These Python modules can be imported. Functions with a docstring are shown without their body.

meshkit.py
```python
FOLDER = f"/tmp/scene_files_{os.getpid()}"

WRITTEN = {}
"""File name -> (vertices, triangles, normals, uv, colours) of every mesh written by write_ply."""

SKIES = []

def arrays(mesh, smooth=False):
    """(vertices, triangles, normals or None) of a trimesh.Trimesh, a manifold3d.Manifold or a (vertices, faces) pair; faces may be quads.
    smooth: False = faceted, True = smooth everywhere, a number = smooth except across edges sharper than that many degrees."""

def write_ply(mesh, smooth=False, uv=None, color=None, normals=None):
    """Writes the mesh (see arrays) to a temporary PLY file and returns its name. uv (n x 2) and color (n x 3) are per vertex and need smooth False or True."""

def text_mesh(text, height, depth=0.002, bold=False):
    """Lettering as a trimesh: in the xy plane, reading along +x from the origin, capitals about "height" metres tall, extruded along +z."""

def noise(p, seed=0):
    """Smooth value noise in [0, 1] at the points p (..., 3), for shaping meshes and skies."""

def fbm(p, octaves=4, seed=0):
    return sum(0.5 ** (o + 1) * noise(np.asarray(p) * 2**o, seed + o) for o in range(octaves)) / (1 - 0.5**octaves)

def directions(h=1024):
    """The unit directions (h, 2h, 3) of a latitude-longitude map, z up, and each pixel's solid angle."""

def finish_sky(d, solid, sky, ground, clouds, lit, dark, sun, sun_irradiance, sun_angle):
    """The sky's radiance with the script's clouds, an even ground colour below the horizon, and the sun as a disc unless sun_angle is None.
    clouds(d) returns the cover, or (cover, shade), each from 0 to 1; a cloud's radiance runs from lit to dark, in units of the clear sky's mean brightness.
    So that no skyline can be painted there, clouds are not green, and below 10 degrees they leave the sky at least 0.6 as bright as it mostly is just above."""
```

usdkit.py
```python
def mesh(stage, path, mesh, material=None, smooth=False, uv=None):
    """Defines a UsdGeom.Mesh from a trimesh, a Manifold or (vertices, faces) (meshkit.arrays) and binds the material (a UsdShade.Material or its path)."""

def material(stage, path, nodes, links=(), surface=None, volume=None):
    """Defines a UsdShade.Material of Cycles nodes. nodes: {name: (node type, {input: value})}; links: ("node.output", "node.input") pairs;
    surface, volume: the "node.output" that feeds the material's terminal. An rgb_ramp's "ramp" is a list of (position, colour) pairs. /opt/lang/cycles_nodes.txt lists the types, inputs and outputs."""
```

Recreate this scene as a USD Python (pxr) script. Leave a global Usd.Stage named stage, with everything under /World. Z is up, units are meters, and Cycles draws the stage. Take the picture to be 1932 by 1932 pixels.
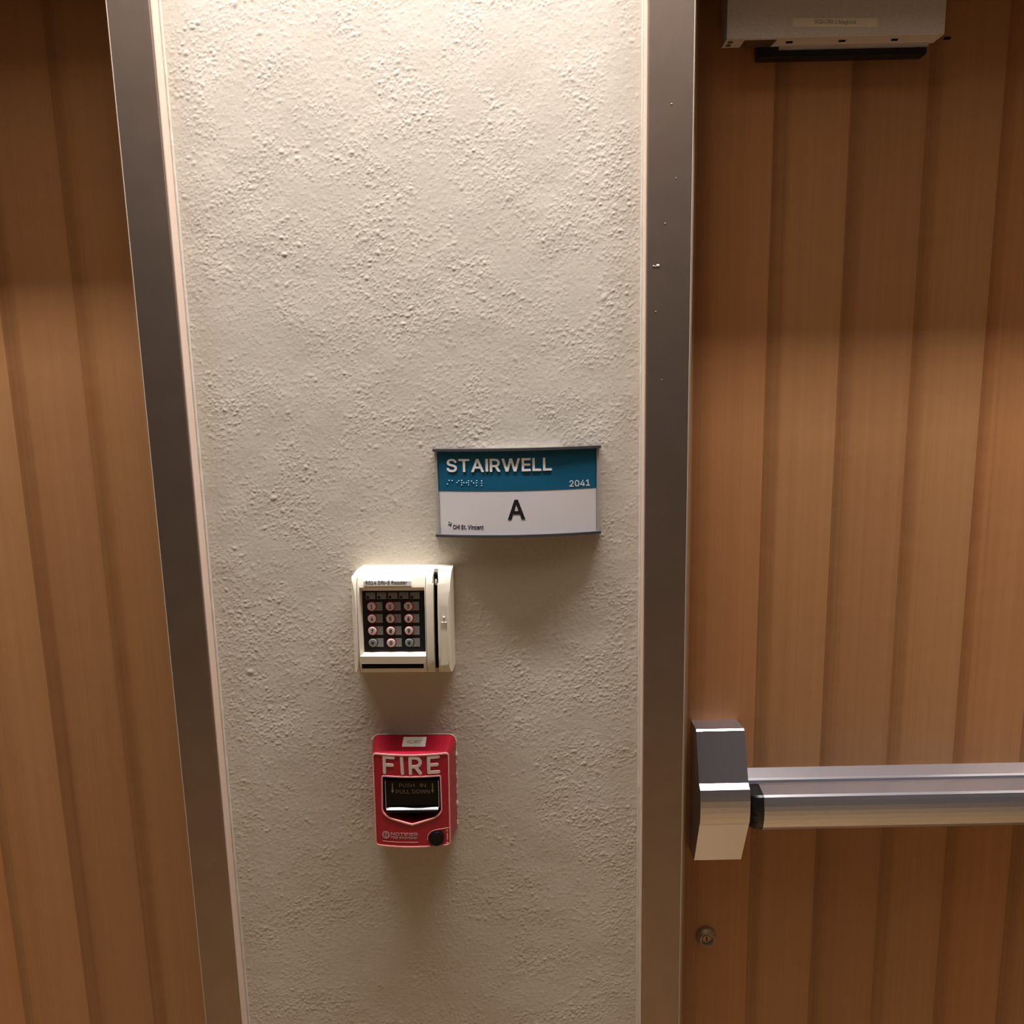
import math
import numpy as np
import trimesh
import manifold3d as m3
from shapely.geometry import Polygon, LineString, Point, box as sbox
from shapely.ops import unary_union
from shapely import affinity
import usdkit
import meshkit
from pxr import Usd, UsdGeom, UsdLux, UsdShade, Gf, Sdf

stage = Usd.Stage.CreateInMemory()
UsdGeom.SetStageUpAxis(stage, UsdGeom.Tokens.z)
UsdGeom.SetStageMetersPerUnit(stage, 1.0)
world = UsdGeom.Xform.Define(stage, '/World')
stage.SetDefaultPrim(world.GetPrim())
UsdGeom.Scope.Define(stage, '/World/Looks')

# ------------------------------------------------------------------ camera
CAM = np.array([0.0, -1.0, 1.63])
FPX = 1510.0                                    # focal length in pixels of the 1932 frame
down = np.array([190.0, 8784.0, FPX]); down /= np.linalg.norm(down)       # world down seen by the camera (x right, y down, z ahead)
hz = -0.004
right = np.array([1.0, -(down[0] + hz * down[2]) / down[1], hz]); right /= np.linalg.norm(right)
ahead = np.cross(right, down)
R = np.stack([right, ahead, -down], 0)          # camera (x right, y down, z ahead) -> world
cam = UsdGeom.Camera.Define(stage, '/World/camera')
cx, cy, cz = R[:, 0], -R[:, 1], -R[:, 2]
cam.AddTransformOp().Set(Gf.Matrix4d(*cx, 0, *cy, 0, *cz, 0, *CAM, 1))
cam.CreateHorizontalApertureAttr(36.0)
cam.CreateVerticalApertureAttr(36.0)
cam.CreateFocalLengthAttr(36.0 * FPX / 1932)
cam.CreateClippingRangeAttr(Gf.Vec2f(0.01, 100))
EXPOSURE = 0.0
cam.CreateExposureAttr(EXPOSURE)

# ------------------------------------------------------------------ lights: a slim wall-wash strip over the wall, and unseen fill lights further out
CEIL = 2.90


def rect_light(name, x, y, z, w, h, intensity, color):
    l = UsdLux.RectLight.Define(stage, '/World/' + name)
    l.AddTranslateOp().Set(Gf.Vec3d(x, y, z))
    l.CreateWidthAttr(w); l.CreateHeightAttr(h)
    l.CreateIntensityAttr(intensity); l.CreateColorAttr(Gf.Vec3f(*color))
    return l


rect_light('wall_wash_light', -0.08, -0.226, CEIL - 0.012, 1.5, 0.055, 240.0, (1.0, 0.945, 0.945))
for k, (lx, li) in enumerate(((-0.1, 4.0), (-1.9, 1.2), (1.9, 1.2))):
    rect_light(f'corridor_light_{k:03d}' if k else 'corridor_light', lx, -0.60, CEIL - 0.012, 0.6, 0.6, li, (1.0, 0.90, 0.80))  # outer pair added out of view to brighten the frame corners

# ------------------------------------------------------------------ helpers
used = {}


def numbered(path):
    n = used.get(path, 0)
    used[path] = n + 1
    return path if n == 0 else f'{path}_{n:03d}'


def tag(prim, label=None, cat=None, group=None, kind=None):
    for k, v in (('label', label), ('category', cat), ('group', group), ('kind', kind)):
        if v:
            prim.SetCustomDataByKey(k, v)
    return prim


def thing(name, label=None, cat=None, loc=(0, 0, 0), roty=0.0, group=None, kind=None):
    x = UsdGeom.Xform.Define(stage, numbered('/World/' + name))
    x.AddTranslateOp().Set(Gf.Vec3d(*loc))
    if roty:
        x.AddRotateYOp().Set(roty)
    return tag(x.GetPrim(), label, cat, group, kind)


def obj(name, mesh, mat, parent=None, smooth=30, label=None, cat=None, group=None, kind=None, uv=None):
    base = (str(parent.GetPath()) if parent else '/World') + '/' + name
    m = usdkit.mesh(stage, numbered(base), mesh, M[mat], smooth=smooth, uv=uv)
    return tag(m.GetPrim(), label, cat, group, kind)


def tm(x):
    if isinstance(x, m3.Manifold):
        k = x.to_mesh()
        return trimesh.Trimesh(np.array(k.vert_properties[:, :3]), np.array(k.tri_verts), process=False)
    return x


def man(mesh):
    mesh = mesh.copy(); mesh.merge_vertices()
    return m3.Manifold(m3.Mesh(np.asarray(mesh.vertices, np.float32), np.asarray(mesh.faces, np.uint32)))


def rbox(x0, x1, y0, y1, z0, z1, r=0.0, n=3):
    """A box with rounded edges."""
    if r <= 0:
        b = trimesh.creation.box(bounds=[[x0, y0, z0], [x1, y1, z1]])
        return b
    r = min(r, 0.49 * min(x1 - x0, y1 - y0, z1 - z0))
    a = np.linspace(0, math.pi / 2, n)
    pts = []
    for p in a:
        for t in a:
            pts.append((math.cos(p) * math.cos(t), math.cos(p) * math.sin(t), math.sin(p)))
    pts = np.array(pts) * r
    out = []
    for sx in (-1, 1):
        for sy in (-1, 1):
            for sz in (-1, 1):
                c = np.array([x1 - r if sx > 0 else x0 + r, y1 - r if sy > 0 else y0 + r, z1 - r if sz > 0 else z0 + r])
                out.append(c + pts * [sx, sy, sz])
    return trimesh.convex.convex_hull(np.vstack(out))


def poly(g, depth):
    return trimesh.util.concatenate([trimesh.creation.extrude_polygon(q, depth, engine='earcut') for q in getattr(g, 'geoms', [g])])


def front(g, y, depth):
    """A shape drawn in (x, z), its back at y, extruded towards the viewer (-y) by depth."""
    m = poly(g, depth)
    v = m.vertices
    m.vertices = np.stack([v[:, 0], y - v[:, 2], v[:, 1]], 1)
    return m


def along_x(pts, x0, x1):
    """A profile in (y, z) extruded along x."""
    m = poly(pts if hasattr(pts, 'geom_type') else Polygon(pts), x1 - x0)
    v = m.vertices
    m.vertices = np.stack([x0 + v[:, 2], v[:, 0], v[:, 1]], 1)
    return m


def along_z(pts, z0, z1):
    """A plan in (x, y) extruded along z."""
    m = poly(pts if hasattr(pts, 'geom_type') else Polygon(pts), z1 - z0)
    m.apply_translation([0, 0, z0])
    return m


def rounded(pts, r):
    p = pts if hasattr(pts, 'geom_type') else Polygon(pts)
    return p.buffer(-r).buffer(r, quad_segs=4)


def lathe_y(profile, seg=32):
    """(radius, y) pairs turned about the y axis."""
    m = trimesh.creation.revolve(np.array([(r, -y) for r, y in profile]), sections=seg)
    v = m.vertices
    m.vertices = np.stack([v[:, 0], -v[:, 2], v[:, 1]], 1)
    m.fix_normals()
    return m


def text_at(s, x0, x1, z0, z1, y, depth, bold=False):
    """Lettering fitted to a rectangle of the (x, z) plane, standing depth proud of y (a plain bar serves as the capital I)."""
    if 'I' in s:
        t, px = [], 0.0
        for ch in s:
            if ch == ' ':
                px += 0.007
                continue
            g = rbox(0, 0.0040 if bold else 0.0027, 0, 0.0205, 0, 0.002) if ch == 'I' else meshkit.text_mesh(ch, 0.02, 0.002, bold)
            g.apply_translation([px - g.bounds[0][0], 0, 0])
            px = g.bounds[1][0] + 0.0022
            t.append(g)
        t = trimesh.util.concatenate(t)
    else:
        t = meshkit.text_mesh(s, 0.02, 0.002, bold)
    lo, hi = t.bounds
    v = t.vertices
    t.vertices = np.stack([x0 + (v[:, 0] - lo[0]) / (hi[0] - lo[0]) * (x1 - x0), y - (v[:, 2] - lo[2]) / (hi[2] - lo[2]) * depth,
                           z0 + (v[:, 1] - lo[1]) / (hi[1] - lo[1]) * (z1 - z0)], 1)
    return t


def bend(mesh, curve, size=None):
    mesh = tm(mesh).copy()
    if size:
        v, f = trimesh.remesh.subdivide_to_size(mesh.vertices, mesh.faces, size, max_iter=14)
        mesh = trimesh.Trimesh(v, f, process=False)
        mesh.merge_vertices()
    v = np.array(mesh.vertices)
    v[:, 1] -= curve(v[:, 0])
    mesh.vertices = v
    return mesh


cat_ = trimesh.util.concatenate

# ------------------------------------------------------------------ materials
M = {}


def mat(name, nodes, links=(), surface='p.BSDF'):
    M[name] = usdkit.material(stage, '/World/Looks/' + name, nodes, links, surface=surface)


def plain(name, color, rough=0.5, metal=0.0, spec=0.5, coat=0.0, noise=0.0, scale=200.0, bumpd=0.0):
    nodes = {'p': ('principled_bsdf', {'base_color': color, 'roughness': rough, 'metallic': metal, 'specular_ior_level': spec, 'coat_weight': coat, 'coat_roughness': 0.08})}
    links = []
    if noise or bumpd:
        nodes['c'] = ('texture_coordinate', {})
        nodes['n'] = ('noise_texture', {'scale': scale, 'detail': 3.0})
        links.append(('c.object', 'n.vector'))
    if noise:
        nodes['r'] = ('rgb_ramp', {'ramp': [(0.3, [k * (1 - noise) for k in color]), (0.7, [min(1, k * (1 + noise)) for k in color])]})
        links += [('n.fac', 'r.fac'), ('r.color', 'p.base_color')]
    if bumpd:
        nodes['b'] = ('bump', {'strength': 1.0, 'distance': bumpd})
        links += [('n.fac', 'b.height'), ('b.normal', 'p.normal')]
    mat(name, nodes, links)


plain('wall_paint', (0.57, 0.525, 0.445), 0.55, spec=0.35, noise=0.03, scale=420.0, bumpd=0.00012)
plain('caulk', (0.66, 0.52, 0.42), 0.5, spec=0.3)
plain('plain_wall', (0.10, 0.09, 0.085), 0.7, spec=0.2)
plain('ceiling_white', (0.80, 0.79, 0.80), 0.8, spec=0.2)
plain('floor_brown', (0.58, 0.385, 0.185), 0.45, noise=0.15, scale=8.0)
plain('frame_paint', (0.28, 0.215, 0.17), 0.42, metal=0.88, spec=0.5, noise=0.05, scale=30.0, bumpd=0.00004)
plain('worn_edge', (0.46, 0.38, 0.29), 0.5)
plain('chip_white', (0.8, 0.78, 0.74), 0.5)

def satin(name, color, r1, r2, k):
    mat(name, {'a': ('metallic_bsdf', {'color': color, 'roughness': r1}), 'b': ('metallic_bsdf', {'color': color, 'roughness': r2}), 'm': ('mix_closure', {'fac': k}),
               'd': ('diffuse_bsdf', {'color': (0.66, 0.66, 0.74)}), 'q': ('mix_closure', {'fac': 0.12})},
        [('a.BSDF', 'm.closure1'), ('b.BSDF', 'm.closure2'), ('m.closure', 'q.closure1'), ('d.BSDF', 'q.closure2')], surface='q.closure')


satin('steel', (0.60, 0.60, 0.63), 0.15, 0.32, 0.5)
satin('steel_bar', (0.62, 0.62, 0.66), 0.15, 0.36, 0.4)
plain('black_plastic', (0.008, 0.008, 0.009), 0.35)
plain('black_gloss', (0.004, 0.004, 0.004), 0.16, spec=0.22)
plain('dark_hole', (0.004, 0.003, 0.003), 0.8, spec=0.1)
plain('aluminium', (0.68, 0.67, 0.66), 0.38, metal=0.6)
plain('cap_grey', (0.06, 0.06, 0.065), 0.35)
plain('sign_blue', (0.006, 0.105, 0.20), 0.38)
plain('sign_pale', (0.68, 0.66, 0.67), 0.42)
plain('sign_white', (0.90, 0.89, 0.88), 0.45)
plain('sign_dots', (0.30, 0.52, 0.68), 0.45)
plain('ink_black', (0.008, 0.007, 0.010), 0.5)
plain('ink_navy', (0.012, 0.010, 0.05), 0.5)
plain('ink_grey', (0.60, 0.64, 0.66), 0.5)
plain('ink_soft', (0.20, 0.19, 0.19), 0.6)
plain('logo_dark', (0.015, 0.03, 0.025), 0.5)
plain('logo_teal', (0.03, 0.15, 0.13), 0.5)
plain('logo_green', (0.01, 0.07, 0.045), 0.5)
plain('logo_pale', (0.35, 0.48, 0.44), 0.5)
plain('ivory_plastic', (0.78, 0.72, 0.59), 0.34)
plain('key_panel', (0.008, 0.009, 0.010), 0.3)
plain('key_face', (0.62, 0.50, 0.47), 0.45)
plain('key_ring', (0.35, 0.01, 0.03), 0.45)
plain('key_grey', (0.22, 0.23, 0.23), 0.35)
plain('key_window', (0.24, 0.24, 0.235), 0.3)
plain('fire_red', (0.36, 0.005, 0.024), 0.30)
plain('fire_rim', (0.76, 0.34, 0.31), 0.4)
plain('fire_letters', (0.62, 0.52, 0.46), 0.5)
plain('fire_print', (0.30, 0.28, 0.21), 0.5)
plain('fire_logo', (0.42, 0.26, 0.24), 0.5)
plain('label_white', (0.94, 0.94, 0.94), 0.5)
plain('label_cream', (0.86, 0.80, 0.62), 0.5)
plain('grey_metal', (0.66, 0.61, 0.56), 0.5, noise=0.08, scale=300.0)
plain('brass', (0.50, 0.40, 0.28), 0.45, metal=0.45)


def wood(name, tint):
    d, m_, l = (np.array([0.16, 0.060, 0.018]) * tint, np.array([0.325, 0.162, 0.066]) * tint, np.array([0.43, 0.230, 0.105]) * tint)
    mat(name, {
        'uv': ('texture_coordinate', {}),
        's': ('separate_xyz', {}),
        'i': ('object_info', {}),
        'off': ('math', {'math_type': 'multiply', 'value2': 37.0}),
        'cmb': ('combine_xyz', {}),
        'mp': ('mapping', {'scale': (9.0, 0.55, 1.0)}),
        'n1': ('noise_texture', {'scale': 1.0, 'detail': 4.0, 'roughness': 0.6, 'distortion': 0.3}),
        'mp2': ('mapping', {'scale': (60.0, 1.2, 1.0)}),
        'n2': ('noise_texture', {'scale': 1.0, 'detail': 3.0}),
        'mp3': ('mapping', {'scale': (1.6, 26.0, 1.0)}),
        'n3': ('noise_texture', {'scale': 1.0, 'detail': 2.0, 'distortion': 1.2}),
        # slip-matched veneer: each strip runs from a dark early edge to a paler side
        'wob': ('math', {'math_type': 'multiply_add', 'value2': 0.16, 'value3': -0.08}),
        'x2': ('math', {'math_type': 'add'}),
        'grad': ('rgb_ramp', {'ramp': [(0.0, (0.30,) * 3), (0.15, (0.38,) * 3), (0.24, (0.58,) * 3), (0.5, (0.66,) * 3), (0.85, (0.70,) * 3), (1.0, (0.64,) * 3)]}),
        'a1': ('math', {'math_type': 'multiply_add', 'value2': 0.42}),
        'a2': ('math', {'math_type': 'multiply_add', 'value2': 0.20}),
        'a3': ('math', {'math_type': 'multiply_add', 'value2': 0.16}),
        'bias': ('math', {'math_type': 'subtract', 'value2': 0.41}),
        'ramp': ('rgb_ramp', {'ramp': [(0.0, d), (0.5, m_), (1.0, l)]}),
        'p': ('principled_bsdf', {'roughness': 0.36, 'specular_ior_level': 0.35}),
        'b': ('bump', {'strength': 0.4, 'distance': 0.0001}),
    }, [
        ('uv.UV', 's.vector'), ('i.random', 'off.value1'), ('s.x', 'cmb.x'), ('s.y', 'cmb.y'), ('off.value', 'cmb.z'),
        ('cmb.vector', 'mp.vector'), ('mp.vector', 'n1.vector'), ('cmb.vector', 'mp2.vector'), ('mp2.vector', 'n2.vector'),
        ('cmb.vector', 'mp3.vector'), ('mp3.vector', 'n3.vector'),
        ('n1.fac', 'wob.value1'), ('s.x', 'x2.value1'), ('wob.value', 'x2.value2'), ('x2.value', 'grad.fac'),
        ('n1.fac', 'a1.value1'), ('grad.color', 'a1.value3'), ('n2.fac', 'a2.value1'), ('a1.value', 'a2.value3'),
        ('n3.fac', 'a3.value1'), ('a2.value', 'a3.value3'), ('a3.value', 'bias.value1'), ('bias.value', 'ramp.fac'), ('ramp.color', 'p.base_color'),
        ('n2.fac', 'b.height'), ('b.normal', 'p.normal'),
    ])


wood('wood_veneer', 1.32)
wood('wood_veneer_warm', (1.40, 1.29, 1.25))
wood('wood_veneer_dim', (1.20, 1.17, 1.20))

# ------------------------------------------------------------------ the setting
HEAD = 2.134                      # opening height
WL, WR = -0.397, 0.1609           # the wall between the two door frames
FR, FL = 0.0528, 0.049            # face widths of the right and left frames
DOOR_Y = 0.118
L_OPEN, R_OPEN = WL - FL, WR + FR                 # soffits next to the wall
L_FAR, R_FAR = L_OPEN - 0.92, R_OPEN + 0.92       # soffits at the far sides of the doorways
ROOM = (-2.6, 2.6, -3.4)

obj('floor', rbox(ROOM[0], ROOM[1], ROOM[2], 0.4, -0.05, 0.0), 'floor_brown', kind='structure', smooth=False)
obj('ceiling', rbox(ROOM[0], ROOM[1], ROOM[2], 0.4, CEIL, CEIL + 0.05), 'ceiling_white', kind='structure', smooth=False)
obj('wall_left', rbox(ROOM[0] - 0.05, ROOM[0], ROOM[2], 0.4, 0, CEIL), 'plain_wall', kind='structure', smooth=False)
obj('wall_right', rbox(ROOM[1], ROOM[1] + 0.05, ROOM[2], 0.4, 0, CEIL), 'plain_wall', kind='structure', smooth=False)
obj('wall_front', rbox(ROOM[0], ROOM[1], ROOM[2] - 0.05, ROOM[2], 0, CEIL), 'plain_wall', kind='structure', smooth=False)


def texture_height(gx, gz, count=105000):
    """Rolled, sponged paint: tens of thousands of small raised dabs, thicker in patches, over a soft stipple."""
    rng = np.random.default_rng(17)
    h = np.zeros((len(gx), len(gz)))
    px, pz = rng.uniform(gx[0], gx[-1], count), rng.uniform(gz[0], gz[-1], count)
    dens = meshkit.fbm(np.stack([px / 0.045, pz / 0.045, px * 0], 1), 3, 21)
    keep = rng.random(count) < np.clip(0.50 + 2.6 * (dens - 0.42), 0.22, 1.0)
    px, pz, dens = px[keep], pz[keep], dens[keep]
    size = np.exp(rng.normal(math.log(0.00098), 0.30, len(px)))
    amp = size * rng.uniform(0.08, 0.27, len(px)) * np.clip(0.7 + 1.6 * (dens - 0.42), 0.5, 1.3)
    asp, ang = rng.uniform(1.0, 1.6, len(px)), rng.uniform(0, math.pi, len(px))
    dx, dz = gx[1] - gx[0], gz[1] - gz[0]
    for x, z, s_, a_, e_, t_ in zip(px, pz, size, amp, asp, ang):
        r = 2.2 * s_ * e_
        i0, i1 = max(0, int((x - r - gx[0]) / dx)), min(len(gx), int((x + r - gx[0]) / dx) + 2)
        j0, j1 = max(0, int((z - r - gz[0]) / dz)), min(len(gz), int((z + r - gz[0]) / dz) + 2)
        u, v = gx[i0:i1, None] - x, gz[None, j0:j1] - z
        c, s2 = math.cos(t_), math.sin(t_)
        q = ((u * c + v * s2) / (s_ * e_)) ** 2 + ((v * c - u * s2) / s_) ** 2
        np.maximum(h[i0:i1, j0:j1], a_ * np.exp(-0.9 * q * q ** 0.25), out=h[i0:i1, j0:j1])
    X, Z = np.meshgrid(gx, gz, indexing='ij')
    p = np.stack([X, Z, np.zeros_like(X)], -1)
    return h + 0.00016 * (meshkit.fbm(p / 0.0035, 2, 1) - 0.5) + 0.0009 * (meshkit.fbm(p / 0.05, 2, 41) - 0.5)


step = 0.0009
gx = np.linspace(WL + 0.0, WR - 0.0, int((WR - WL) / step))
gz = np.linspace(0.62, 2.14, int(1.52 / step))
X, Z = np.meshgrid(gx, gz, indexing='ij')
fade = np.clip(np.minimum(X - WL, WR - X) / 0.007, 0, 1) * np.clip(np.minimum(Z - 0.62, 2.14 - Z) / 0.02, 0, 1)
Yw = -texture_height(gx, gz) * fade
nx, nz = X.shape
idx = np.arange(nx * nz).reshape(nx, nz)
quads = np.stack([idx[:-1, :-1], idx[1:, :-1], idx[1:, 1:], idx[:-1, 1:]], -1).reshape(-1, 4)
pier = trimesh.Trimesh(np.stack([X, Yw, Z], -1).reshape(-1, 3), np.vstack([quads[:, [0, 1, 2]], quads[:, [0, 2, 3]]]), process=False)
TOPZ = HEAD + 0.0528
wall = cat_([pier,
             trimesh.Trimesh(*[np.array(k) for k in ([[WL, 0, 0], [WR, 0, 0], [WR, 0, .62], [WL, 0, .62]], [[0, 1, 2], [0, 2, 3]])], process=False),
             trimesh.Trimesh(*[np.array(k) for k in ([[WL, 0, 2.14], [WR, 0, 2.14], [WR, 0, TOPZ], [WL, 0, TOPZ]], [[0, 1, 2], [0, 2, 3]])], process=False),
             rbox(WL, WR, 0.012, 0.17, 0, TOPZ),
             rbox(ROOM[0], ROOM[1], 0.0, 0.17, TOPZ, CEIL),
             rbox(ROOM[0], L_FAR - FL, 0.0, 0.17, 0, TOPZ),
             rbox(R_FAR + FR, ROOM[1], 0.0, 0.17, 0, TOPZ)])
w = obj('wall_back', wall, 'wall_paint', kind='structure', smooth=True)
rng = np.random.default_rng(5)


def bead(points, radii, sides=6):
    p = np.asarray(points, float)
    t = np.gradient(p, axis=0); t /= np.linalg.norm(t, axis=1, keepdims=True)
    a = np.cross(t, [0, 1.0, 0]); a /= np.linalg.norm(a, axis=1, keepdims=True)
    b = np.cross(t, a)
    ang = np.arange(sides) * 2 * np.pi / sides
    v = p[:, None] + np.asarray(radii)[:, None, None] * (np.cos(ang)[None, :, None] * a[:, None] + np.sin(ang)[None, :, None] * b[:, None])
    i, j = np.meshgrid(np.arange(len(p) - 1), np.arange(sides), indexing='ij')
    q = np.stack([i * sides + j, i * sides + (j + 1) % sides, (i + 1) * sides + (j + 1) % sides, (i + 1) * sides + j], -1).reshape(-1, 4)
    return trimesh.Trimesh(v.reshape(-1, 3), np.vstack([q[:, [0, 2, 1]], q[:, [0, 3, 2]]]), process=False)


def corner_bead(x):
    z = np.linspace(0.0, HEAD, 520)
    r = 0.0016 + 0.0009 * meshkit.fbm(np.stack([z / 0.02, z * 0, z * 0], -1), 3, int(abs(x) * 100))
    return bead(np.stack([np.full_like(z, x), np.full_like(z, -0.0004), z], 1), r)


obj('caulk_bead', corner_bead(WL + 0.0030), 'wall_paint', w, smooth=True)
obj('caulk_bead', corner_bead(WR - 0.0022), 'wall_paint', w, smooth=True)


def frame(name, e, s, fw, far, label, dy=DOOR_Y):
    """A hollow metal door frame; e is its edge on the pier, s the direction of the opening, fw the face width."""
    t = thing(name, label, kind='structure')

    def jamb(e, s):
        pts = [(0, 0.17), (0, -0.022), (fw, -0.022), (fw, 0.045), (fw + 0.016, 0.045), (fw + 0.016, dy - 0.006), (fw, dy - 0.006), (fw, 0.17)]
        g = Polygon([(e + s * a, b) for a, b in pts])
        return along_z(rounded(g, 0.0016), 0, HEAD + fw)

    obj('jamb', jamb(e, s), 'frame_paint', t)
    obj('jamb', jamb(far + s * fw, -s), 'frame_paint', t)
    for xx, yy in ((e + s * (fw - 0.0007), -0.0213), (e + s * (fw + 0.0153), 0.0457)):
        rod = along_z(Point(xx, yy).buffer(0.0009), 0.0, HEAD - 0.018)  # thin pale rods: the corner highlight put into colour
        obj('worn_edge', rod, 'worn_edge', t, label='pale strip coloured as a highlight along the corner of the frame')
    a, b = sorted((e + s * fw, far))
    hp = [(0.17, HEAD + fw), (-0.022, HEAD + fw), (-0.022, HEAD), (0.045, HEAD), (0.045, HEAD - 0.016), (dy - 0.006, HEAD - 0.016), (dy - 0.006, HEAD), (0.17, HEAD)]
    obj('head', along_x(rounded(hp, 0.0016), a, b), 'frame_paint', t)
    # painted caulk filling the return between frame face and wall
    obj('caulk_fill', rbox(*sorted((e - s * 0.0018, e + s * 0.0005)), -0.0196, 0.004, 0, HEAD, 0.0008), 'caulk', t, label='pale beige caulk along the frame edge')
    return t


frame('trim_1', WL, -1, FL, L_FAR, 'dark taupe metal frame of the left-hand wood door', 0.092)
tr2 = frame('trim_2', WR, 1, FR, R_FAR, 'dark taupe metal frame of the right-hand wood door')
for px, pz, rr in ((0.1741, 1.7527, 0.0020), (0.1690, 1.7522, 0.0010), (0.1712, 1.7518, 0.0006), (0.182, 1.800, 0.0007), (0.188, 1.93, 0.0008), (0.172, 1.70, 0.0007), (0.194, 1.85, 0.0006), (0.18, 1.62, 0.0006)):
    c = trimesh.creation.icosphere(2, 1.0); c.apply_scale([rr, 0.0004, rr * 0.8]); c.apply_translation([px, -0.0222, pz])
    obj('paint_chip', c, 'chip_white', tr2, smooth=True)


def door(name, x0, x1, first, pitch, dy=DOOR_Y):
    """A flush veneered leaf: the core and the upright strips of its slip-matched veneer, fitted edge to edge."""
    t = thing(name, None, kind='structure')
    obj('leaf', rbox(x0, x1, dy + 0.0012, dy + 0.0445, 0.008, HEAD - 0.003), 'wood_veneer_dim', t, smooth=False)
    edges = [x0] + [k for k in np.arange(first - 12 * pitch, first + 12 * pitch, pitch) if x0 + 0.006 < k < x1 - 0.006] + [x1]
    names = ['wood_veneer', 'wood_veneer_warm', 'wood_veneer', 'wood_veneer_dim']
    for i, (a, b) in enumerate(zip(edges[:-1], edges[1:])):
        m = rbox(a + 0.00008, b - 0.00008, dy, dy + 0.0014, 0.008, HEAD - 0.003)
        base = b - pitch if i == 0 else a
        uv = np.stack([(m.vertices[:, 0] - base) / pitch, m.vertices[:, 2]], 1)
        obj('veneer_strip', m, names[i % 4], t, smooth=False, uv=uv)
    return t


door('door_1', L_FAR + 0.003, L_OPEN - 0.003, -0.578, 0.100, 0.092)
d2 = door('door_2', R_OPEN + 0.003, R_FAR - 0.003, 0.3485, 0.0995)

# lock cylinder in the right door
LX, LZ = 0.2835, 0.7600
lk = obj('lock_cylinder', cat_([lathe_y([(0.0001, DOOR_Y - 0.0040), (0.0088, DOOR_Y - 0.0040), (0.0092, DOOR_Y - 0.0075), (0.0110, DOOR_Y - 0.0088), (0.0150, DOOR_Y - 0.0050), (0.0158, DOOR_Y - 0.0030), (0.0158, DOOR_Y + 0.001), (0.0001, DOOR_Y + 0.001)], 40)]), 'brass', d2, smooth=35,
         label='round brassy keyed lock cylinder below the push bar')
stage.GetPrimAtPath(lk.GetPath())
UsdGeom.Xformable(lk).AddTranslateOp().Set(Gf.Vec3d(LX, 0, LZ))
obj('plug', lathe_y([(0.0001, DOOR_Y - 0.0052), (0.0058, DOOR_Y - 0.0052), (0.0064, DOOR_Y - 0.0044), (0.0064, DOOR_Y - 0.003), (0.0001, DOOR_Y - 0.003)], 28), 'frame_paint', lk, smooth=35)
obj('keyway', rbox(-0.0009, 0.0009, DOOR_Y - 0.0056, DOOR_Y - 0.0045, -0.0045, 0.0035, 0.0003), 'dark_hole', lk)

# ------------------------------------------------------------------ panic bar on the right door
pb = thing('panic_bar', 'satin steel panic bar with a stepped latch case across the right-hand door', 'push bar', (0.2885, DOOR_Y, 1.02))


def loc(m, o):
    m = tm(m).copy(); m.apply_translation([-o[0], -o[1], -o[2]]); return m


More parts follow.
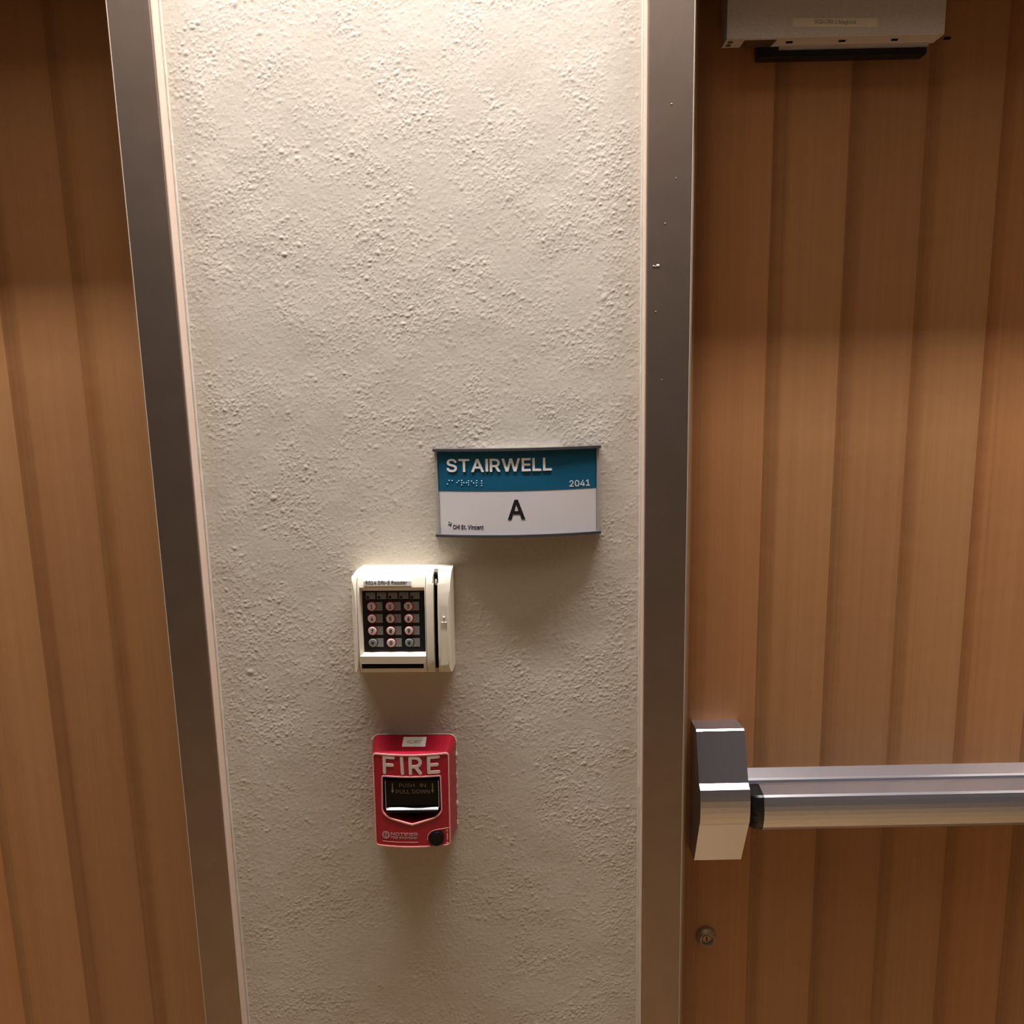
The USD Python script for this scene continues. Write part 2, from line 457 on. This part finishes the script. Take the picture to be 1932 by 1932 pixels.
PO = (0.2885, DOOR_Y, 1.02)
prof = rounded([(0.118, 1.1187), (0.0828, 1.1213), (0.0793, 1.1189), (0.0572, 1.0505), (0.0490, 1.0440), (0.0474, 1.0360), (0.0463, 1.0280), (0.0457, 1.0190), (0.0457, 1.0100), (0.0464, 1.0010), (0.0478, 0.9938), (0.0500, 0.9900), (0.0780, 0.9170), (0.118, 0.9120)], 0.0006)
case = man(along_x(prof, 0.240, 0.335)) ^ man(along_z(rounded([(0.2550, 0.125), (0.3215, 0.125), (0.3225, 0.08), (0.3250, 0.03), (0.2535, 0.03), (0.2535, 0.08)], 0.0015), 0.85, 1.2))
obj('latch_case', loc(case, PO), 'steel', pb, smooth=25)
rail = rounded([(0.118, 1.0417), (0.1005, 1.0336), (0.0980, 1.0314), (0.0980, 1.0180), (0.0760, 1.0160), (0.0760, 0.9790), (0.118, 0.9790)], 0.0005)
obj('bar_rail', loc(along_x(rail, 0.3220, 1.06), PO), 'steel_bar', pb)
push = rounded([(0.0740, 1.0404), (0.0680, 1.0404), (0.0470, 1.0368), (0.0438, 1.0345), (0.0424, 1.0290), (0.0412, 1.0220), (0.0405, 1.0150), (0.0404, 1.0080), (0.0410, 1.0010), (0.0424, 0.9945), (0.0450, 0.9880), (0.0495, 0.9820), (0.0560, 0.9775), (0.0640, 0.9750), (0.0740, 0.9745)], 0.0005)
pm = along_x(push, 0.3425, 1.03)
# the bar's end is cut back at the top and bottom of its face
cutter = along_z([(0.30, 0.09), (0.3425, 0.09), (0.3425, 0.034), (0.30, 0.034)], 0.9, 1.1)
obj('push_bar', loc(pm, PO), 'steel_bar', pb, smooth=32)
capA = affinity.scale(push, 0.96, 0.97, origin=(0.075, 1.008))
capB = affinity.scale(push, 0.62, 0.86, origin=(0.078, 1.012))
A = np.array(capA.exterior.coords); B = np.array(capB.exterior.coords)
cap = trimesh.convex.convex_hull(np.vstack([np.column_stack([np.full(len(A), 0.3432), A]), np.column_stack([np.full(len(A), 0.3330), A]), np.column_stack([np.full(len(B), 0.3235), B])]))
obj('end_cap', loc(cap, PO), 'black_plastic', pb, smooth=30, label='black plastic end cap between latch case and push bar')
cap2 = cap.copy(); v = cap2.vertices.copy(); v[:, 0] = 1.03 + (0.3432 - v[:, 0]) - 0.001; cap2.vertices = v; cap2.invert()
obj('end_cap', loc(cap2, PO), 'black_plastic', pb, smooth=30)

# ------------------------------------------------------------------ magnetic lock under the head of the right frame
MO = (0.2725, 0.07, HEAD - 0.016)
MZ = 2.0310
ml = thing('magnetic_lock', 'grey magnetic lock housing with a cream name strip, above the right-hand door', 'door lock', MO)
obj('housing', loc(rbox(0.2725, 0.5405, 0.070, 0.098, MZ, HEAD - 0.016, 0.0010), MO), 'grey_metal', ml)
for k in range(4):
    xc = 0.3540 + 0.0655 * k
    s_ = Polygon([(xc - 0.0050, 0.0800), (xc + 0.0035, 0.0800), (xc + 0.0050, 0.0860), (xc - 0.0035, 0.0860)])
    obj('screw_slot', loc(along_z(rounded(s_, 0.001), MZ - 0.0004, MZ + 0.0008), MO), 'dark_hole', ml)
obj('rating_label', loc(along_z([(0.296, 0.0745), (0.336, 0.0745), (0.334, 0.0965), (0.296, 0.0965)], MZ - 0.0003, MZ + 0.0005), MO), 'frame_paint', ml, label='dark rectangular label on the underside')
for yy in (0.079, 0.089):
    obj('screw', loc(along_z(Point(0.2795, yy).buffer(0.0032), MZ - 0.0006, MZ + 0.0005), MO), 'frame_paint', ml)
obj('core_plate', loc(rbox(0.345, 0.533, 0.0930, 0.0985, MZ - 0.0040, MZ + 0.0015, 0.0007), MO), 'aluminium', ml)
obj('armature_plate', loc(rbox(0.3205, 0.535, 0.0992, DOOR_Y, 2.0190, 2.085, 0.0030), MO), 'black_plastic', ml, label='dark armature plate screwed to the door')
ns = obj('name_strip', loc(front(Polygon([(0.3530, 2.0436), (0.4570, 2.0412), (0.4570, 2.0508), (0.3530, 2.0532)]), 0.0702, 0.0005), MO), 'label_cream', ml, label='cream printed name strip')
tx = text_at('5014 DRI-1 Maglock', 0.3800, 0.4310, 2.0440, 2.0502, 0.0698, 0.00025)
v = tx.vertices.copy(); v[:, 2] -= (v[:, 0] - 0.405) * 0.023; tx.vertices = v
obj('lettering', loc(tx, MO), 'ink_soft', ns, smooth=False)

# ------------------------------------------------------------------ room sign
SX, SW = 0.0035, 0.1025
sg = thing('room_sign', 'curved blue and silver sign reading STAIRWELL A, by the right-hand door frame', 'sign', (SX, 0, 1.4345))
SO = (0, 0, 1.4345)


def arc(x):
    return 0.0145 * (1 - (np.asarray(x) / 0.1035) ** 2)


def arc_strip(x0, x1, y0, y1, n=28):
    """Plan of a strip following the sign's bow: from y0 to y1 in front of the bow."""
    xs = np.linspace(x0, x1, n)
    return Polygon(list(zip(xs, -arc(xs) - y1)) + list(zip(xs[::-1], -arc(xs[::-1]) - y0)))


Z0, Z1, ZM = 1.4330, 1.5378, 1.4880
obj('holder', loc(cat_([along_z(arc_strip(-SW, SW, 0.0015, 0.0042), Z0, Z1), rbox(-0.055, 0.055, -0.0085, 0.0006, Z0 + 0.004, Z1 - 0.004)]), SO), 'aluminium', sg)
for s in (-1, 1):
    obj('side_channel', loc(along_z(rounded(arc_strip(*sorted((s * 0.0990, s * SW)), 0.0035, 0.0072, 8), 0.0005), Z0, Z1), SO), 'aluminium', sg)
bi = obj('blue_insert', loc(along_z(arc_strip(-0.0985, 0.0985, 0.0044, 0.0058), ZM, Z1), SO), 'sign_blue', sg, label='deep blue upper insert with raised white letters')
pi = obj('pale_insert', loc(along_z(arc_strip(-0.0985, 0.0985, 0.0044, 0.0056), Z0, ZM), SO), 'sign_pale', sg, label='pale grey lower insert with a black A')
for z0, z1 in ((Z1, Z1 + 0.0032), (Z0 - 0.0032, Z0)):
    obj('end_rail', loc(along_z(rounded(unary_union([arc_strip(-0.1045, 0.1045, 0.0005, 0.0098), sbox(-0.06, 0.06, -0.0165, 0.0006)]), 0.0008), z0, z1), SO), 'cap_grey', sg)


def on_sign(mesh, size=0.004):
    return loc(bend(mesh, arc, size), SO)


FB, FP = -0.0058, -0.0056
x_ = lambda w: w - SX
obj('lettering', on_sign(text_at('STAIRWELL', x_(-0.0842), x_(0.0464), 1.5120, 1.5286, FB, 0.0009, True)), 'sign_white', bi, smooth=False, label='raised white letters')
obj('room_number', on_sign(text_at('2041', x_(0.0680), x_(0.0942), 1.4908, 1.4990, FB, 0.0002, True)), 'ink_grey', bi, smooth=False)
dots = [(-0.0838, 1.497), (-0.0814, 1.5016), (-0.0776, 1.5014), (-0.0715, 1.499), (-0.0692, 1.5012), (-0.0655, 1.5016), (-0.0656, 1.4989), (-0.0657, 1.4961), (-0.063, 1.4988), (-0.0597, 1.4988), (-0.057, 1.5014), (-0.0571, 1.4989), (-0.0572, 1.496), (-0.0533, 1.5008), (-0.0508, 1.4984), (-0.047, 1.5012), (-0.0471, 1.4985), (-0.0472, 1.4954), (-0.0408, 1.5011), (-0.0408, 1.4984), (-0.0409, 1.4953)]
bl = []
for dx, dz in dots:
    c = trimesh.creation.icosphere(1, 0.00095); c.apply_scale([1, 0.8, 1]); c.apply_translation([dx - SX, FB, dz - 0.0003]); bl.append(c)
obj('braille_dots', on_sign(cat_(bl), None), 'sign_dots', bi, smooth=True, kind='stuff')
obj('letter', on_sign(text_at('A', x_(-0.0092), x_(0.0123), 1.4518, 1.4770, FP, 0.0003, True)), 'ink_black', pi, smooth=False)
obj('owner_name', on_sign(text_at('CHI St. Vincent', x_(-0.0786), x_(-0.0400), 1.4397, 1.4455, FP, 0.0002, True)), 'ink_navy', pi, smooth=False)
# the small four-point star beside the name: pixel-free, millimetres about its centre
cxl, czl = x_(-0.0823), 1.4462
for pts, mm in (([(-2.3, 5.4), (-0.6, 4.2), (-0.5, 1.0), (-2.7, 2.0)], 'logo_dark'), ([(-0.4, 3.0), (4.3, 1.9), (2.4, 0.3), (0.6, 0.3)], 'logo_teal'),
                ([(-3.8, 0.2), (-2.7, 0.2), (0.0, -1.2), (0.0, -3.2), (-3.8, -1.1)], 'logo_green'), ([(0.5, -0.8), (2.6, 0.0), (2.3, -3.8), (1.2, -5.0), (0.0, -3.4)], 'ink_navy'),
                ([(-2.5, 1.8), (-0.4, 2.9), (2.2, 0.2), (0.4, -0.9), (-1.2, -0.5)], 'logo_pale')):
    g = Polygon([(cxl + a * 0.00066, czl + b * 0.00066) for a, b in pts])
    obj('logo_piece', on_sign(front(g, FP, 0.0002), None), mm, pi, smooth=False)

# ------------------------------------------------------------------ keypad with card slot
KX, KZ = -0.145, 1.3220
kp = thing('keypad_reader', 'ivory keypad and card reader with twelve round buttons, above the red fire alarm', 'keypad', (KX, 0, KZ), 0.9)
prof = [(0.001, 0.0705), (-0.028, 0.0703), (-0.036, 0.0685), (-0.0405, 0.0645), (-0.0440, 0.0570), (-0.0465, 0.0450), (-0.0485, 0.020), (-0.0490, -0.010), (-0.0485, -0.035), (-0.0475, -0.050), (-0.0455, -0.0560), (-0.0420, -0.0580), (0.001, -0.0620)]
plan = [(-0.0635, 0.002), (-0.0625, -0.030), (-0.0590, -0.0425), (-0.0545, -0.0480), (-0.0535, -0.06), (0.0590, -0.06), (0.0595, -0.0475), (0.0618, -0.0455), (0.0630, -0.040), (0.0638, 0.002)]
outl = sbox(-0.066, -0.064, 0.066, 0.073)
outl = rounded(Polygon([(-0.066, -0.064), (0.066, -0.064), (0.066, 0.0708), (-0.052, 0.0708), (-0.0615, 0.064), (-0.066, 0.055)]), 0.004)
body = man(along_x(prof, -0.07, 0.07)) ^ man(along_z(plan, -0.08, 0.08)) ^ man(front(outl, 0.01, 0.08))


def frustum(r0, y0, r1, y1):
    p = [(x, y0, z) for x in r0[:2] for z in r0[2:]] + [(x, y1, z) for x in r1[:2] for z in r1[2:]]
    return man(trimesh.convex.convex_hull(np.array(p)))


PY = -0.0395
body -= frustum((-0.0475, 0.0295, -0.0320, 0.0470), PY, (-0.0560, 0.0330, -0.0390, 0.0680), -0.0600)
body -= man(rbox(0.0412, 0.0464, -0.06, -0.022, -0.080, 0.080))
body -= frustum((0.0412, 0.0464, 0.0560, 0.0740), -0.036, (0.0385, 0.0490, 0.0560, 0.0740), -0.050)
body -= man(rbox(-0.0498, 0.0276, -0.06, -0.0445, -0.0515, -0.0450))
for gx_ in (-0.0525, 0.0318):
    body -= man(rbox(gx_ - 0.0003, gx_ + 0.0003, -0.06, -0.036, -0.058, 0.0640))
# dished face of the narrow rib beside the slot
body -= man(trimesh.convex.convex_hull(np.array([(x, y, z) for x, y in ((0.0490, -0.0478), (0.0578, -0.0478), (0.0470, -0.060), (0.0590, -0.060)) for z in (-0.075, 0.056)])))
obj('housing', body, 'ivory_plastic', kp, smooth=28)
obj('card_slot', rbox(0.0409, 0.0467, -0.0330, -0.018, -0.0560, 0.0660, 0.0003), 'dark_hole', kp, label='black vertical card slot')
hd = trimesh.creation.icosphere(2, 0.0022); hd.apply_scale([0.8, 1, 2.0]); hd.apply_translation([0.0438, -0.0335, 0.0560])
obj('reader_head', hd, 'aluminium', kp, smooth=True)
obj('window_strip', rbox(-0.0496, 0.0274, -0.0465, -0.040, -0.0513, -0.0452, 0.0003), 'black_gloss', kp, label='black window strip along the foot')
for bx, bz, br in ((0.0540, 0.0150, 0.0014), (0.0522, 0.0083, 0.0013), (0.0560, 0.0083, 0.0013)):
    c = trimesh.creation.icosphere(2, br); c.apply_translation([bx, -0.0478, bz])
    t_ = rbox(bx - 0.0004, bx + 0.0004, -0.0484, -0.047, bz - 0.0050, bz, 0.0003)
    obj('embossed_mark', cat_([c, t_]) if br < 0.0014 else c, 'ivory_plastic', kp, smooth=True)
obj('key_panel', rbox(-0.0474, 0.0294, PY - 0.0003, PY + 0.002, -0.0319, 0.0469), 'key_panel', kp, smooth=False, label='black panel behind the buttons')
tape = obj('name_strip', rbox(-0.0440, 0.0145, -0.0472, -0.043, 0.0548, 0.0612, 0.0003), 'label_white', kp, label='white printed name strip on the upper bezel')
v = stage.GetPrimAtPath(tape.GetPath())


def tilt(m, ang, y, z):
    m = m.copy(); m.apply_transform(trimesh.transformations.rotation_matrix(ang, [1, 0, 0], [0, y, z])); return m


obj('lettering', tilt(text_at('5014 DRI-3 Reader', -0.0415, 0.0095, 0.0575, 0.0618, -0.0472, 0.0002, True), -0.0, -0.047, 0.058), 'ink_soft', tape, smooth=False)
KY = PY - 0.0003
cols, rows = (-0.0362, -0.0133, 0.0094), (0.0272, 0.0115, -0.0042, -0.0198)
names = ['1', '2', '3', '4', '5', '6', '7', '8', '9', '*', '0', '#']
for r_ in range(4):
    for c_ in range(3):
        ch = names[r_ * 3 + c_]
        kx, kz = cols[c_], rows[r_]
        grey = ch in '*#'
        win = sbox(kx + 0.002, kz - 0.0055, kx + 0.0132, kz + 0.0055).difference(Point(kx, kz).buffer(0.0063))
        obj('key_window', front(win, KY, 0.0003), 'key_window', kp, smooth=False)
        disc = lathe_y([(0.0001, -0.0020), (0.0044, -0.0019), (0.0052, -0.0013), (0.0054, 0.0), (0.0001, 0.0)], 28)
        disc.apply_translation([kx, KY, kz])
        k_ = obj('button', disc, 'key_grey' if grey else 'key_face', kp, smooth=35)
        if not grey:
            ring = Point(kx + 0.0003, kz).buffer(0.0063).difference(Point(kx, kz).buffer(0.0053))
            obj('ring', front(ring, KY, 0.0006), 'key_ring', k_, smooth=False, label='red ring')
        if ch == '*':
            tx = cat_([front(affinity.rotate(sbox(kx - 0.0018, kz - 0.00035, kx + 0.0018, kz + 0.00035), a, origin=(kx, kz)), KY - 0.0020, 0.00015) for a in (0, 60, 120)])
        else:
            wd = 0.0011 if ch == '1' else 0.0016
            tx = text_at(ch, kx - wd, kx + wd, kz - 0.0024, kz + 0.0024, KY - 0.0020, 0.00015, True)
        obj('numeral', tx, 'ink_black', k_, smooth=False)
for k in range(5):
    ix = -0.0372 + 0.01375 * k
    ind = obj('indicator_window', front(sbox(ix - 0.0058, 0.0366, ix + 0.0058, 0.0450).difference(Point(ix - 0.0034, 0.0388).buffer(0.0017)), KY, 0.0003), 'key_window', kp, smooth=False)
    obj('lamp', lathe_y([(0.0001, -0.0006), (0.0010, -0.0004), (0.0013, 0.0), (0.0001, 0.0)], 16).apply_translation([ix - 0.0034, KY, 0.0388]), 'black_gloss', ind, smooth=True)

# ------------------------------------------------------------------ fire alarm pull station
FX, FZ = -0.1425, 1.0865
fa = thing('fire_alarm', 'red wall-mounted fire alarm pull station lettered FIRE, below the ivory keypad', 'fire alarm', (FX, 0, FZ), 0.9)
W0, BOW = 0.034, 0.0065


def fcurve(x):
    return BOW * (1 - (np.asarray(x) / 0.051) ** 2)


def rrect(x0, x1, z0, z1, r):
    return sbox(x0 + r, z0 + r, x1 - r, z1 - r).buffer(r, quad_segs=5)


FO = rrect(-0.0498, 0.0498, -0.0650, 0.0655, 0.0050)            # front outline
BO = rrect(-0.0545, 0.0555, -0.0640, 0.0738, 0.0090)            # back outline on the wall


def dense(g, step=0.003):
    return np.array(g.exterior.segmentize(step).coords)


a_, b_, c_ = dense(FO), dense(FO.buffer(-0.0012)), dense(BO)
hull = np.vstack([np.column_stack([a_[:, 0], -(W0 - 0.0014) - fcurve(a_[:, 0]), a_[:, 1]]), np.column_stack([b_[:, 0], -W0 - fcurve(b_[:, 0]), b_[:, 1]]),
                  np.column_stack([c_[:, 0], np.full(len(c_), 0.0015), c_[:, 1]]), np.column_stack([c_[:, 0], np.full(len(c_), -0.006), c_[:, 1]])])
rec = Polygon([(-0.0368, 0.0340), (0.0374, 0.0340), (0.0380, -0.0120), (0.0372, -0.0160), (0.0335, -0.0205), (0.0280, -0.0235), (0.0, -0.0315), (-0.0280, -0.0235), (-0.0335, -0.0205), (-0.0372, -0.0160), (-0.0380, -0.0120)])
rec = rounded(rec, 0.0015)
fb = man(trimesh.convex.convex_hull(hull)) - man(front(rec, -0.022, 0.05))
obj('housing', fb, 'fire_red', fa, smooth=30)


def on_face(g, back, depth, size=0.004):
    """A flat shape laid on the bowed front; back is how far its back lies in front of the face."""
    return bend(front(g, -(W0 + back), depth), fcurve, size)


obj('rim', on_face(FO.buffer(-0.0002).difference(FO.buffer(-0.0019)), -0.0016, 0.0024), 'fire_rim', fa, smooth=False, label='pale pinkish edge around the front')
rc = obj('handle_recess', front(rec.buffer(0.0004), -0.0205, 0.0020), 'black_gloss', fa, smooth=False, label='black recess behind the pull handle')
obj('outline', on_face(rec.buffer(0.0016, quad_segs=4).difference(rec.buffer(-0.0001)), -0.0012, 0.0021), 'fire_rim', rc, smooth=False, label='pale pinkish outline of the recess')
hp = rounded([(-0.0225, 0.0300), (-0.0330, 0.0300), (-0.0340, 0.0260), (-0.0342, -0.0080), (-0.0352, -0.0105), (-0.0388, -0.0128), (-0.0400, -0.0145), (-0.0390, -0.0165), (-0.0350, -0.0172), (-0.0225, -0.0172)], 0.0007)
hm = man(along_x(hp, -0.0336, 0.0346)) ^ man(front(rrect(-0.0336, 0.0346, -0.0172, 0.0400, 0.0060), 0.0, 0.06))
hn = obj('pull_handle', hm, 'black_gloss', fa, smooth=30, label='black pull handle with a rolled lower lip')
for s in (-0.0341, 0.0351):
    obj('handle_edge', rbox(s - 0.0005, s + 0.0005, -0.0352, -0.0235, -0.0120, 0.0270, 0.0003), 'aluminium', hn)
HY = -0.0341
pt = cat_([text_at('PUSH', -0.0163, 0.0035, 0.0172, 0.0222, HY, 0.0003), text_at('IN', 0.0112, 0.0188, 0.0172, 0.0222, HY, 0.0003), text_at('PULL DOWN', -0.0203, 0.0235, 0.0082, 0.0136, HY, 0.0003)])
obj('lettering', pt, 'fire_print', hn, smooth=False)
for ax in (-0.0250, 0.0272):
    ar = unary_union([sbox(ax - 0.0008, 0.0122, ax + 0.0008, 0.0226), Polygon([(ax - 0.0021, 0.0130), (ax + 0.0021, 0.0130), (ax, 0.0085)])])
    obj('arrow', front(ar, HY, 0.0003), 'fire_print', hn, smooth=False)
U = 8.72e-5


def fl(*pts):
    """Strokes drawn on the front in units of the lettering's own grid."""
    return LineString([(-0.0362 + (a - 385) * U + 0.0022 * 0, 0.0634 - (b - 430) * U * 1.09) for a, b in pts])


r0 = 0.0021
F_ = [fl((410, 680), (410, 455), (550, 455)), fl((410, 568), (530, 568))]
I_ = [fl((672, 455), (680, 680))]
R_ = [fl((798, 682), (798, 455), (880, 455), (925, 470), (945, 505), (945, 535), (925, 568), (880, 585), (798, 585)), fl((875, 585), (945, 682))]
E_ = [fl((1210, 455), (1070, 455), (1070, 675), (1212, 675)), fl((1075, 568), (1190, 568))]
for L in (F_, I_, R_, E_):
    obj('letter', on_face(unary_union([k.buffer(r0, quad_segs=5) for k in L]), -0.0004, 0.0010), 'fire_letters', fa, smooth=False)
lc = (-0.0350, -0.0485)
lg = Point(lc).buffer(0.0052).difference(unary_union([LineString([(lc[0] - 0.0020, lc[1] - 0.0026), (lc[0] - 0.0020, lc[1] + 0.0026), (lc[0] + 0.0020, lc[1] - 0.0026), (lc[0] + 0.0020, lc[1] + 0.0026)]).buffer(0.0006)]))
obj('maker_mark', cat_([on_face(lg, -0.0004, 0.0007), bend(text_at('NOTIFIER', -0.0285, 0.0072, -0.0486, -0.0441, -W0 + 0.0003, 0.0006, True), fcurve), bend(text_at('FIRE SYSTEMS', -0.0285, 0.0060, -0.0528, -0.0498, -W0 + 0.0003, 0.0006, True), fcurve)]), 'fire_logo', fa, smooth=False)
obj('fine_print', on_face(sbox(-0.0400, -0.0580, 0.0075, -0.0572), -0.0004, 0.0006), 'fire_rim', fa, smooth=False)
kc = (0.0312, -0.0528)
kl = lathe_y([(0.0001, -0.0042), (0.0066, -0.0040), (0.0080, -0.0046), (0.0094, -0.0040), (0.0104, -0.0020), (0.0106, 0.0015), (0.0001, 0.0015)], 36)
kl.apply_translation([kc[0], -W0 - float(fcurve(kc[0])), kc[1]])
ko = obj('key_lock', kl, 'black_gloss', fa, smooth=35, label='round black key lock')
obj('surround', on_face(unary_union([LineString([(kc[0] + 0.0116 * math.cos(t), kc[1] + 0.0116 * math.sin(t)) for t in np.linspace(1.35, 3.3, 20)]).buffer(0.0004), LineString([(kc[0] + 0.001, kc[1] + 0.0119), (0.0465, kc[1] + 0.0127)]).buffer(0.0006)]), -0.0004, 0.0008), 'fire_rim', ko, smooth=False)
for mz in (0.0090, 0.0, -0.0085):
    g = sbox(0.0438, kc[1] + mz - 0.0013, 0.0462, kc[1] + mz + 0.0013) if mz else sbox(0.0446, kc[1] - 0.0050, 0.0460, kc[1] + 0.0055)
    obj('lock_mark', on_face(g, -0.0004, 0.0006), 'fire_rim', ko, smooth=False)
# white sticker lying on the sloping top of the housing
def top(y):
    return 0.0738 - (-0.006 - y) * 0.2535


sk = np.array([(x, y, top(y) + dz) for dz in (-0.0003, 0.0004) for x, y in ((-0.0125, -0.0070), (0.0180, -0.0070), (0.0180, -0.0255), (-0.0125, -0.0255))])
st = obj('address_label', trimesh.convex.convex_hull(sk), 'label_white', fa, smooth=False, label='white address label on the top edge')
tx = meshkit.text_mesh('N1L/M07', 0.0045, 0.00015)
lo, hi = tx.bounds
v = tx.vertices
yy = -0.0205 + (v[:, 1] - lo[1]) / (hi[1] - lo[1]) * 0.0075
tx.vertices = np.stack([-0.0060 + (v[:, 0] - lo[0]) / (hi[0] - lo[0]) * 0.0170, yy, top(yy) + 0.0004 + v[:, 2]], 1)
obj('lettering', tx, 'ink_soft', st, smooth=False)
# rough bead of old paint on the wall around the alarm
th = math.radians(0.9)
ring = np.array(BO.buffer(0.0006).exterior.segmentize(0.0009).coords)[::-1]
keep = ring[(ring[:, 1] > -0.060) & ((ring[:, 1] > 0.05) | (ring[:, 0] > 0.0))]
k0 = int(np.argmax(np.linalg.norm(np.diff(keep, axis=0), axis=1))) + 1
if np.linalg.norm(keep[k0] - keep[k0 - 1]) > 0.01:
    keep = np.vstack([keep[k0:], keep[:k0]])
P3 = np.stack([FX + keep[:, 0] * math.cos(th) + keep[:, 1] * math.sin(th), np.full(len(keep), -0.0006), FZ - keep[:, 0] * math.sin(th) + keep[:, 1] * math.cos(th)], 1)
rad = 0.0006 + 0.0020 * np.clip(meshkit.fbm(P3 / 0.010, 3, 3) - 0.42, 0, 1) * 2.2
obj('paint_bead', bead(P3, rad), 'wall_paint', w, smooth=True)
